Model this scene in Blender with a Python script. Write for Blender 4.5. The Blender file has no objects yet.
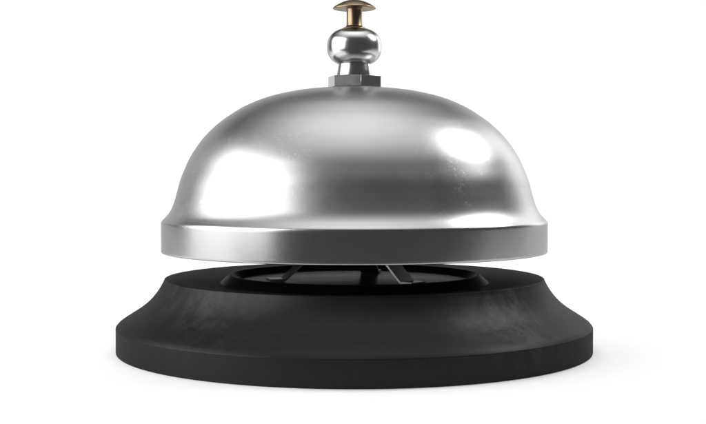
import bpy, bmesh, math, random
from mathutils import Vector

random.seed(7)
S = 0.00018            # metres per modelling unit (the base comes out 85 mm wide)
PI = math.pi
scene = bpy.context.scene
col = scene.collection

# ------------------------------------------------------------------ helpers
def link_mesh(name, bm, mat, parent=None, smooth=True, angle=40):
    me = bpy.data.meshes.new(name)
    bmesh.ops.recalc_face_normals(bm, faces=bm.faces)
    bm.to_mesh(me); bm.free()
    if smooth:
        for p in me.polygons: p.use_smooth = True
        me.set_sharp_from_angle(angle=math.radians(angle))
    me.materials.append(mat)
    o = bpy.data.objects.new(name, me)
    col.objects.link(o)
    o.parent = parent
    return o

def catmull(pts, n=8):
    out = []
    P = [(2*pts[0][0]-pts[1][0], 2*pts[0][1]-pts[1][1])] + list(pts) + [(2*pts[-1][0]-pts[-2][0], 2*pts[-1][1]-pts[-2][1])]
    for i in range(1, len(P)-2):
        p0, p1, p2, p3 = P[i-1], P[i], P[i+1], P[i+2]
        for k in range(n):
            t = k/n
            out.append(tuple(0.5*((2*p1[j]) + (-p0[j]+p2[j])*t + (2*p0[j]-5*p1[j]+4*p2[j]-p3[j])*t*t
                             + (-p0[j]+3*p1[j]-3*p2[j]+p3[j])*t**3) for j in (0, 1)))
    out.append(tuple(pts[-1]))
    return out

def fillet(pts):
    """pts: (r, z, radius) corners -> polyline with rounded corners and support loops."""
    out = []
    n = len(pts)
    for i, p in enumerate(pts):
        rad = p[2] if len(p) > 2 else 0
        if i in (0, n-1) or rad == 0:
            out.append((p[0], p[1])); continue
        a = Vector((pts[i-1][0]-p[0], pts[i-1][1]-p[1])); b = Vector((pts[i+1][0]-p[0], pts[i+1][1]-p[1]))
        la, lb = a.length, b.length
        a.normalize(); b.normalize()
        ang = a.angle(b)
        d = min(rad/math.tan(ang/2), la*.48, lb*.48)
        P = Vector((p[0], p[1])); A = P+a*d; B = P+b*d
        out.append(tuple(P+a*min(d*1.3, la*.5)))
        for k in range(7):
            t = k/6
            q = A*(1-t)**2 + P*2*t*(1-t) + B*t*t
            out.append((q.x, q.y))
        out.append(tuple(P+b*min(d*1.3, lb*.5)))
    return out

def lathe(prof, seg=192):
    bm = bmesh.new()
    rings = []
    for r, z in prof:
        if r <= 1e-6:
            rings.append([bm.verts.new((0, 0, z*S))])
        else:
            rings.append([bm.verts.new((r*S*math.cos(2*PI*k/seg), r*S*math.sin(2*PI*k/seg), z*S)) for k in range(seg)])
    for A, B in zip(rings, rings[1:]):
        for k in range(seg):
            a0, a1 = A[k % len(A)], A[(k+1) % len(A)]
            b0, b1 = B[k % len(B)], B[(k+1) % len(B)]
            vs = []
            for v in (a0, a1, b1, b0):
                if v not in vs: vs.append(v)
            if len(vs) >= 3:
                try: bm.faces.new(vs)
                except ValueError: pass
    return bm

def bevel_all(bm, w, seg=3, ang=20):
    es = [e for e in bm.edges if len(e.link_faces) == 2 and e.calc_face_angle(0) > math.radians(ang)]
    bmesh.ops.bevel(bm, geom=es, offset=w*S, segments=seg, profile=0.5, affect='EDGES')

# ------------------------------------------------------------------ materials
class NT:
    def __init__(self, name):
        self.m = bpy.data.materials.new(name); self.m.use_nodes = True
        self.t = self.m.node_tree; self.n = self.t.nodes; self.b = self.n['Principled BSDF']
    def node(self, kind, **kw):
        n = self.n.new(kind)
        for k, v in kw.items():
            if hasattr(n, k): setattr(n, k, v)
            else: n.inputs[k].default_value = v
        return n
    def link(self, a, ai, b, bi): self.t.links.new(a.outputs[ai], b.inputs[bi])
    def coords(self, scale=(1, 1, 1)):
        tc = self.node('ShaderNodeTexCoord'); mp = self.node('ShaderNodeMapping')
        mp.inputs['Scale'].default_value = scale
        self.link(tc, 'Object', mp, 'Vector'); return mp
    def noise(self, src, scale, detail=4, rough=.6, dist=0):
        n = self.node('ShaderNodeTexNoise'); n.inputs['Scale'].default_value = scale
        n.inputs['Detail'].default_value = detail; n.inputs['Roughness'].default_value = rough
        n.inputs['Distortion'].default_value = dist
        self.link(src, 0, n, 'Vector'); return n
    def rng(self, src, out, f0, f1, t0, t1):
        r = self.node('ShaderNodeMapRange'); r.clamp = True
        for k, v in zip((1, 2, 3, 4), (f0, f1, t0, t1)): r.inputs[k].default_value = v
        self.link(src, out, r, 0); return r
    def math(self, op, a, ai, b=None, bi=0, val=None):
        m = self.node('ShaderNodeMath', operation=op)
        self.link(a, ai, m, 0)
        if b is not None: self.link(b, bi, m, 1)
        elif val is not None: m.inputs[1].default_value = val
        return m

def scratches(k, src, across, along, rot, lo=.70):
    """short hairline scuffs: noise drawn out in one direction, only its peaks, gathered in patches"""
    mp = k.node('ShaderNodeMapping'); mp.inputs['Scale'].default_value = (across, along, along)
    mp.inputs['Rotation'].default_value = rot
    k.link(src, 0, mp, 'Vector')
    n = k.noise(mp, 1, 2, .5)
    line = k.rng(n, 0, lo, lo+.05, 0, 1)
    gate = k.rng(k.noise(src, 130, 3, .6), 0, .52, .66, 0, 1)
    return k.math('MULTIPLY', line, 0, gate, 0)

def metal(name, color, rough, rvar, spec_tint=.55, bump=.02, scr=.07, spots=(), band=None):
    k = NT(name); b = k.b
    b.inputs['Metallic'].default_value = 1
    b.inputs['Base Color'].default_value = (*color, 1)
    b.inputs['Specular Tint'].default_value = (spec_tint,)*3 + (1,)
    c = k.coords((1, 1, 1))
    big = k.noise(c, 60, 4, .6, .3)
    fine = k.noise(c, 900, 5, .7)
    r1 = k.rng(big, 0, .35, .7, rough-rvar, rough+rvar)
    r2 = k.rng(fine, 0, .3, .7, -rvar*.4, rvar*.4)
    s1 = scratches(k, c, 2300, 130, (.5, .3, .8))
    s2 = scratches(k, c, 2000, 170, (.9, 2.2, 1.9))
    sm = k.math('MAXIMUM', s1, 0, s2, 0)
    sm = k.math('MULTIPLY', sm, 0, val=scr*8)
    for p, rad, amt in spots:                 # scuffs around the lamp highlights, with the light they catch put into the colour
        d = k.node('ShaderNodeVectorMath', operation='DISTANCE'); k.link(c, 0, d, 0); d.inputs[1].default_value = [v*S for v in p]
        q = k.rng(d, 1, rad*S*.3, rad*S, amt, 0)
        pk = k.rng(k.noise(c, 1500, 4, .7, 1.5), 0, .545, .64, 0, 1)
        cl = k.rng(k.noise(c, 260, 4, .65), 0, .47, .6, 0, 1)
        sm = k.math('MAXIMUM', sm, 0, k.math('MULTIPLY', k.math('MULTIPLY', pk, 0, cl, 0), 0, q, 0), 0)
    mx = k.node('ShaderNodeMix', data_type='RGBA'); k.link(sm, 0, mx, 0)
    mx.inputs[6].default_value = (*color, 1); mx.inputs[7].default_value = tuple(min(v*1.9, .92) for v in color) + (1,)
    k.link(mx, 2, b, 'Base Color')
    a2 = k.math('ADD', k.math('MULTIPLY', sm, 0, val=.17), 0, k.math('ADD', r1, 0, r2, 0), 0)
    if band is not None:                      # the turned rim below this height is smoother
        sz = k.node('ShaderNodeSeparateXYZ'); k.link(c, 0, sz, 0)
        a2 = k.math('MULTIPLY', a2, 0, k.rng(sz, 2, (band-2)*S, (band+8)*S, .68, 1), 0)
    k.link(a2, 0, b, 'Roughness')
    bp = k.node('ShaderNodeBump'); bp.inputs['Strength'].default_value = bump; bp.inputs['Distance'].default_value = .0002
    k.link(k.noise(c, 3600, 2, .6), 0, bp, 'Height'); k.link(bp, 0, b, 'Normal')
    return k.m

def black_plastic(name, base=.010, rough=.42, smudge=True, spec=.5, dspec=.9, spots=(), graz=.10):
    k = NT(name); b = k.b
    c = k.coords()
    cs = k.coords((1, 1, .45))
    b.inputs['Specular IOR Level'].default_value = 0
    big = k.noise(c, 55, 5, .65, .6)
    streak = k.noise(cs, 420, 6, .75, .4)
    fine = k.noise(c, 2600, 3, .6)
    patch = k.rng(big, 0, .50, .70, 0, .8)
    st = k.rng(streak, 0, .42, .72, 0, 1)
    sm = k.math('MULTIPLY', patch, 0, st, 0)
    scr = scratches(k, c, 1600, 200, (.3, .1, .9))
    prev = None
    for p, rad, amt in spots:                 # scuffs, lightened and made shinier to paint in lamp highlights on the flare
        d = k.node('ShaderNodeVectorMath', operation='DISTANCE'); k.link(c, 0, d, 0); d.inputs[1].default_value = [v*S for v in p]
        q = k.rng(d, 1, rad*S*.25, rad*S, amt, .08)
        prev = q if prev is None else k.math('MAXIMUM', prev, 0, q, 0)
    if prev is not None: sm = k.math('MULTIPLY', k.math('MULTIPLY', st, 0, k.rng(big, 0, .38, .62, .25, 1), 0), 0, prev, 0)
    scuff_glow = k.math('MAXIMUM', sm, 0, k.math('MULTIPLY', scr, 0, val=.5), 0) if smudge else scr
    mx = k.node('ShaderNodeMix', data_type='RGBA')
    k.link(scuff_glow, 0, mx, 0)
    mx.inputs[6].default_value = (base, base, base*1.02, 1)
    mx.inputs[7].default_value = (base*2+.005,)*3 + (1,)
    k.link(mx, 2, b, 'Base Color')
    r1 = k.rng(big, 0, .3, .7, rough-.05, rough+.05)
    r2 = k.math('MULTIPLY_ADD', scuff_glow, 0, val=.16); k.link(r1, 0, r2, 2)
    k.link(r2, 0, b, 'Roughness')
    bp = k.node('ShaderNodeBump'); bp.inputs['Strength'].default_value = .06; bp.inputs['Distance'].default_value = .0001
    k.link(fine, 0, bp, 'Height'); k.link(bp, 0, b, 'Normal')
    # a satin paint: weak sheen head-on, rising only a little at grazing angles because the surface is rough
    gl = k.node('ShaderNodeBsdfAnisotropic'); gl.inputs['Color'].default_value = (1, 1, 1, 1)
    k.link(r2, 0, gl, 'Roughness'); k.link(bp, 0, gl, 'Normal')
    lw = k.node('ShaderNodeLayerWeight'); lw.inputs['Blend'].default_value = .5
    gz = k.math('MULTIPLY', k.math('POWER', lw, 1, val=4), 0, val=graz)
    fac = k.math('ADD', gz, 0, k.rng(scuff_glow, 0, 0, 1, spec*.08, dspec*.08), 0)
    ms = k.node('ShaderNodeMixShader')
    k.link(fac, 0, ms, 0); k.link(b, 0, ms, 1); k.link(gl, 0, ms, 2)
    k.link(ms, 0, k.n['Material Output'], 'Surface')
    return k.m

M_chrome = metal('brushed_chrome', (.455, .455, .452), .35, .03, bump=.011, scr=.015, band=346.9-222, spots=(((98, -127, 170), 75, .5), ((-60, -140, 180), 60, .45), ((-150, -100, 150), 60, .5)))
M_ball = metal('polished_chrome', (.60, .60, .595), .22, .02, scr=.08)
M_nut = metal('plain_steel', (.44, .44, .44), .26, .05, spec_tint=1, scr=.12)
M_brass = metal('aged_brass', (.28, .215, .145), .30, .05, scr=.1)
M_base = black_plastic('black_base_paint', .0072, .42, spec=.23, dspec=.62, graz=.05, spots=(((-112, -158, 60), 72, .8), ((126, -158, 50), 68, 1.0), ((-170, -85, 55), 45, .5)))
M_floorpan = black_plastic('black_pan_paint', .009, .30, True, .35, .5, graz=.2)
M_ring = black_plastic('black_ring_paint', .003, .32, True, .18, .25)
M_leg = metal('dark_steel', (.46, .46, .46), .30, .03, bump=0, scr=0)

k = NT('white_paper_glow'); c = k.coords()
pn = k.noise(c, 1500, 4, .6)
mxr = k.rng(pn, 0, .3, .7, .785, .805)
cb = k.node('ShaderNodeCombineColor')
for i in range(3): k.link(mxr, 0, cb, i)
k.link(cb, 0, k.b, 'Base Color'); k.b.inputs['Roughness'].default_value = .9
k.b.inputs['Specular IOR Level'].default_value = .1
k.link(cb, 0, k.b, 'Emission Color'); k.b.inputs['Emission Strength'].default_value = .225  # the paper glows faintly by itself, added to lift the sweep to white
M_paper_glow = k.m

# ------------------------------------------------------------------ the bell
Y0 = 346.9                                   # table level, heights below read z = Y0 - y
def Z(y): return Y0 - y

bell = bpy.data.objects.new('desk_bell', None); col.objects.link(bell)
bell.empty_display_size = .02
bell['label'] = 'silver call bell with brass push button on a flared black base'
bell['category'] = 'desk bell'

# base: flared body with a shallow dished top
side = catmull([(188.0, Z(277.2)), (190.0, Z(281.4)), (195.0, Z(289.6)), (202.2, Z(298.2)), (211.2, Z(305.8)),
                (220.6, Z(311.9)), (228.3, Z(316.8)), (232.2, Z(319.6))], 6)
low = fillet([(232.2, Z(319.6)), (234.8, Z(322.7), 1.2), (234.8, .25, .8), (231, .25)])
prof = [(0, Z(281.6))] + [(60, Z(281.6)), (112, Z(281.6)), (139, Z(281.4)), (160, Z(279.5)), (182, Z(276.9)), (186, Z(276.4)), (187.4, Z(276.5)), (188.0, Z(277))] \
    + side + low[1:] + [(0, .25)]
base = link_mesh('base', lathe(prof), M_base, bell, angle=50)

# raised ring on the dished top and the pan inside it
ringp = fillet([(134.5, Z(282.2)), (124.6, Z(273.4), 1.2), (121.8, Z(273.4), .8), (114.5, Z(282.2))])
link_mesh('ring', lathe(ringp), M_ring, base, angle=25)
panp = fillet([(115.5, Z(280.2)), (2, Z(280.2))]); panp = [(115.3, Z(279.6)), (114, Z(279.4)), (0, Z(279.4))]
link_mesh('pan', lathe(panp), M_floorpan, base)

# bell dome: thin shell
outer = catmull([(0, Z(87.4)), (26, Z(88.2)), (43, Z(89.7)), (58, Z(91.6)), (72, Z(94.3)), (86, Z(97.9)), (100, Z(103.0)), (114, Z(109.9)),
                 (130, Z(120.4)), (140.5, Z(129.2)), (148.7, Z(137.6)), (156.8, Z(148.2)), (163.2, Z(158.7)), (168.2, Z(169.6)),
                 (172.2, Z(179.8)), (175.2, Z(190.6)), (178.0, Z(200.4)), (180.7, Z(207.6)), (184.0, Z(213.1)), (187.8, Z(217.3)), (189.5, Z(219.0))], 6)
rim = [(190.3, Z(219.8)), (190.8, Z(220.6)), (191.1, Z(221.6)), (191.15, Z(222.6)), (191.15, Z(224)), (191.15, Z(248)), (191.15, Z(249.6)),
       (191.0, Z(250.2)), (190.6, Z(250.5)), (190.2, Z(250.6)), (189.4, Z(250.6)), (187.5, Z(250.6)), (186.9, Z(250.0)), (186.8, Z(248.6))]
inner = [(186.8, Z(226))] + [(max(r-5, 0), z-4.2) for r, z in reversed(outer) if r > 6] + [(0, Z(87.4)-4.2)]
link_mesh('bell_dome', lathe(outer+rim+inner, 256), M_chrome, bell, angle=60)

# hexagonal nut
bm = bmesh.new()
nut_r, a0 = 27.2, math.radians(-90+14.5)
top, bot = [], []
for i in range(6):
    a = a0 + i*PI/3
    top.append(bm.verts.new((nut_r*S*math.cos(a), nut_r*S*math.sin(a), Z(77.0)*S)))
    bot.append(bm.verts.new((nut_r*S*math.cos(a), nut_r*S*math.sin(a), Z(87.6)*S)))
bm.faces.new(top); bm.faces.new(bot)
for i in range(6):
    j = (i+1) % 6
    bm.faces.new((top[i], top[j], bot[j], bot[i]))
bevel_all(bm, .8, 3)
link_mesh('hex_nut', bm, M_nut, bell, angle=9)

# collar and round head over it
link_mesh('collar', lathe(fillet([(0, Z(75)), (17.4, Z(76.2)), (17.5, Z(75.6)), (16.9, Z(71)), (15.7, Z(64)), (0, Z(63))]), 96), M_ball, bell, angle=50)
ball = []
for i in range(61):
    t = -PI/2 + PI*i/60
    c_, s_ = math.cos(t), math.sin(t)
    ball.append((27.3*abs(c_)**(2/2.45), Z(47.7) + 19.4*math.copysign(abs(s_)**(2/2.45), s_)))
ball[0] = (0, ball[0][1]); ball[-1] = (0, ball[-1][1])
link_mesh('round_head', lathe(ball, 128), M_ball, bell, angle=80)

# brass push button: stem, domed cap
cap = [(0, Z(1.0)), (4, Z(1.15)), (8, Z(1.9)), (12, Z(3.2)), (16, Z(5.2)), (19, Z(7.0)), (20.8, Z(8.3)), (21.5, Z(9.1)), (21.4, Z(9.8)), (20.6, Z(10.1)),
       (17, Z(10.0)), (12, Z(9.6)), (9.4, Z(9.5)), (8.2, Z(10.0)), (7.9, Z(11.0)), (7.85, Z(13)), (7.85, Z(26.2)), (8.4, Z(27.4)), (10.6, Z(28.3)), (11.2, Z(28.9)), (11.2, Z(30)), (0, Z(31))]
link_mesh('push_button', lathe(cap, 96), M_brass, bell, angle=50)

# stand under the dome: hub post and three strap legs
stand = link_mesh('post', lathe(fillet([(0, Z(95)), (11, Z(95)), (11, Z(236)), (33, Z(236), 1), (33, Z(243), 1), (9, Z(243)), (9, Z(262), 1), (0, Z(262))]), 64), M_leg, bell, angle=35)
def strap_leg(az, w=19, th=2.0):
    path = [(28, Z(241)), (36, Z(243.5)), (44, Z(252)), (71.5, Z(276.2)), (74.5, Z(277.3)), (88, Z(277.5))]
    path = catmull(path, 5)
    bm = bmesh.new(); rows = []
    for i, (r, z) in enumerate(path):
        q0 = path[max(i-1, 0)]; q1 = path[min(i+1, len(path)-1)]
        t = Vector((q1[0]-q0[0], q1[1]-q0[1])).normalized(); n = Vector((-t.y, t.x))
        row = []
        for sy, sn in ((-1, 1), (1, 1), (1, -1), (-1, -1)):
            x = r + n.x*th/2*sn; zz = z + n.y*th/2*sn; y = w/2*sy
            row.append(bm.verts.new(((x*math.cos(az)-y*math.sin(az))*S, (x*math.sin(az)+y*math.cos(az))*S, zz*S)))
        rows.append(row)
    for A, B in zip(rows, rows[1:]):
        for j in range(4): bm.faces.new((A[j], A[(j+1) % 4], B[(j+1) % 4], B[j]))
    bm.faces.new(rows[0]); bm.faces.new(rows[-1])
    bevel_all(bm, .6, 2, 60)
    return bm
for az in (197, 313.5, 77):
    link_mesh('leg', strap_leg(math.radians(az)), M_leg, stand, angle=35)

# ------------------------------------------------------------------ white sweep it stands on
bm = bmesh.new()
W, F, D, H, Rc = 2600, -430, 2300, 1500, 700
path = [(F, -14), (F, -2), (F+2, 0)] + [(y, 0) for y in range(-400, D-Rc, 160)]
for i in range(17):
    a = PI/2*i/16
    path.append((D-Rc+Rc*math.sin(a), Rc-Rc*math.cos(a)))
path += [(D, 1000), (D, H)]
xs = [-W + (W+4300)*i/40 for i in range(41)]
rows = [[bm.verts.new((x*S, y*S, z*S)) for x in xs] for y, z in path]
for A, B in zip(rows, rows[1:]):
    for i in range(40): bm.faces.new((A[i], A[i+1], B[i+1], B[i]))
ground = link_mesh('ground', bm, M_paper_glow, None, angle=60)
ground['kind'] = 'structure'

# ------------------------------------------------------------------ lamps
def softbox(name, loc, target, sx, sy, radiance, color=(1, 1, 1), spread=180):
    l = bpy.data.lights.new(name, 'AREA'); l.shape = 'RECTANGLE'
    l.size, l.size_y = sx*S, sy*S
    l.energy = radiance*PI*(sx*S)*(sy*S)
    l.color = color; l.spread = math.radians(spread)
    o = bpy.data.objects.new(name, l); col.objects.link(o)
    o.location = Vector(loc)*S
    o.rotation_euler = (Vector(target)-Vector(loc)).to_track_quat('-Z', 'Y').to_euler()
    return o
def falloff(o, su, sv, floor=.0):
    """a real diffuser is brightest in the middle: dim the lamp face towards its edges (su, sv: width of the soft border, 0..0.5)"""
    l = o.data; l.use_nodes = True
    t = l.node_tree; em = t.nodes['Emission']
    g = t.nodes.new('ShaderNodeNewGeometry'); sp = t.nodes.new('ShaderNodeSeparateXYZ')
    t.links.new(g.outputs['Parametric'], sp.inputs[0])
    outs = []
    for ax, wd in ((0, su), (1, sv)):
        a = t.nodes.new('ShaderNodeMath'); a.operation = 'SUBTRACT'; a.inputs[1].default_value = .5
        t.links.new(sp.outputs[ax], a.inputs[0])
        b = t.nodes.new('ShaderNodeMath'); b.operation = 'ABSOLUTE'; t.links.new(a.outputs[0], b.inputs[0])
        r = t.nodes.new('ShaderNodeMapRange'); r.interpolation_type = 'SMOOTHSTEP'
        r.inputs[1].default_value = .5-max(wd, .001); r.inputs[2].default_value = .5
        r.inputs[3].default_value = 1; r.inputs[4].default_value = floor
        t.links.new(b.outputs[0], r.inputs[0]); outs.append(r)
    m = t.nodes.new('ShaderNodeMath'); m.operation = 'MULTIPLY'
    t.links.new(outs[0].outputs[0], m.inputs[0]); t.links.new(outs[1].outputs[0], m.inputs[1])
    t.links.new(m.outputs[0], em.inputs['Strength'])

falloff(softbox('side_softbox', (-1060, -320, 545), (0, 0, 140), 1700, 1230, 4.0), .17, .21)
falloff(softbox('small_softbox', (770, 110, 830), (0, 0, 150), 600, 600, 16), .5, .5)
falloff(softbox('overhead_softbox', (0, -60, 1400), (0, -40, 0), 2900, 2700, 1.85), .5, .5)
falloff(softbox('rim_softbox', (1090, 1120, 700), (0, 0, 500), 700, 1350, 2.2), .1, .3)
softbox('wall_wash', (850, 1150, 1450), (850, 2300, 350), 6300, 500, 5.1)  # unseen lamp, added only to bring the backdrop wall up to white

w = bpy.data.worlds.new('World'); scene.world = w; w.use_nodes = True
w.node_tree.nodes['Background'].inputs[0].default_value = (1, 1, 1, 1)
w.node_tree.nodes['Background'].inputs[1].default_value = .07

# ------------------------------------------------------------------ camera
cam = bpy.data.cameras.new('camera'); co = bpy.data.objects.new('camera', cam); col.objects.link(co)
f = 1160.0
cam.sensor_fit = 'HORIZONTAL'; cam.sensor_width = 36; cam.lens = 36*f/706
cam.clip_start = .005; cam.clip_end = 50
pitch = math.atan((212-174)/f)
co.location = Vector((0, -1160, Y0-174))*S
co.rotation_euler = (PI/2-pitch, 0, 0)
cam.shift_x = -(354.35-353)/706
scene.camera = co

scene.view_settings.view_transform = 'Standard'
scene.view_settings.look = 'None'
scene.view_settings.exposure = 0
scene.render.engine = 'CYCLES'
scene.cycles.max_bounces = 8
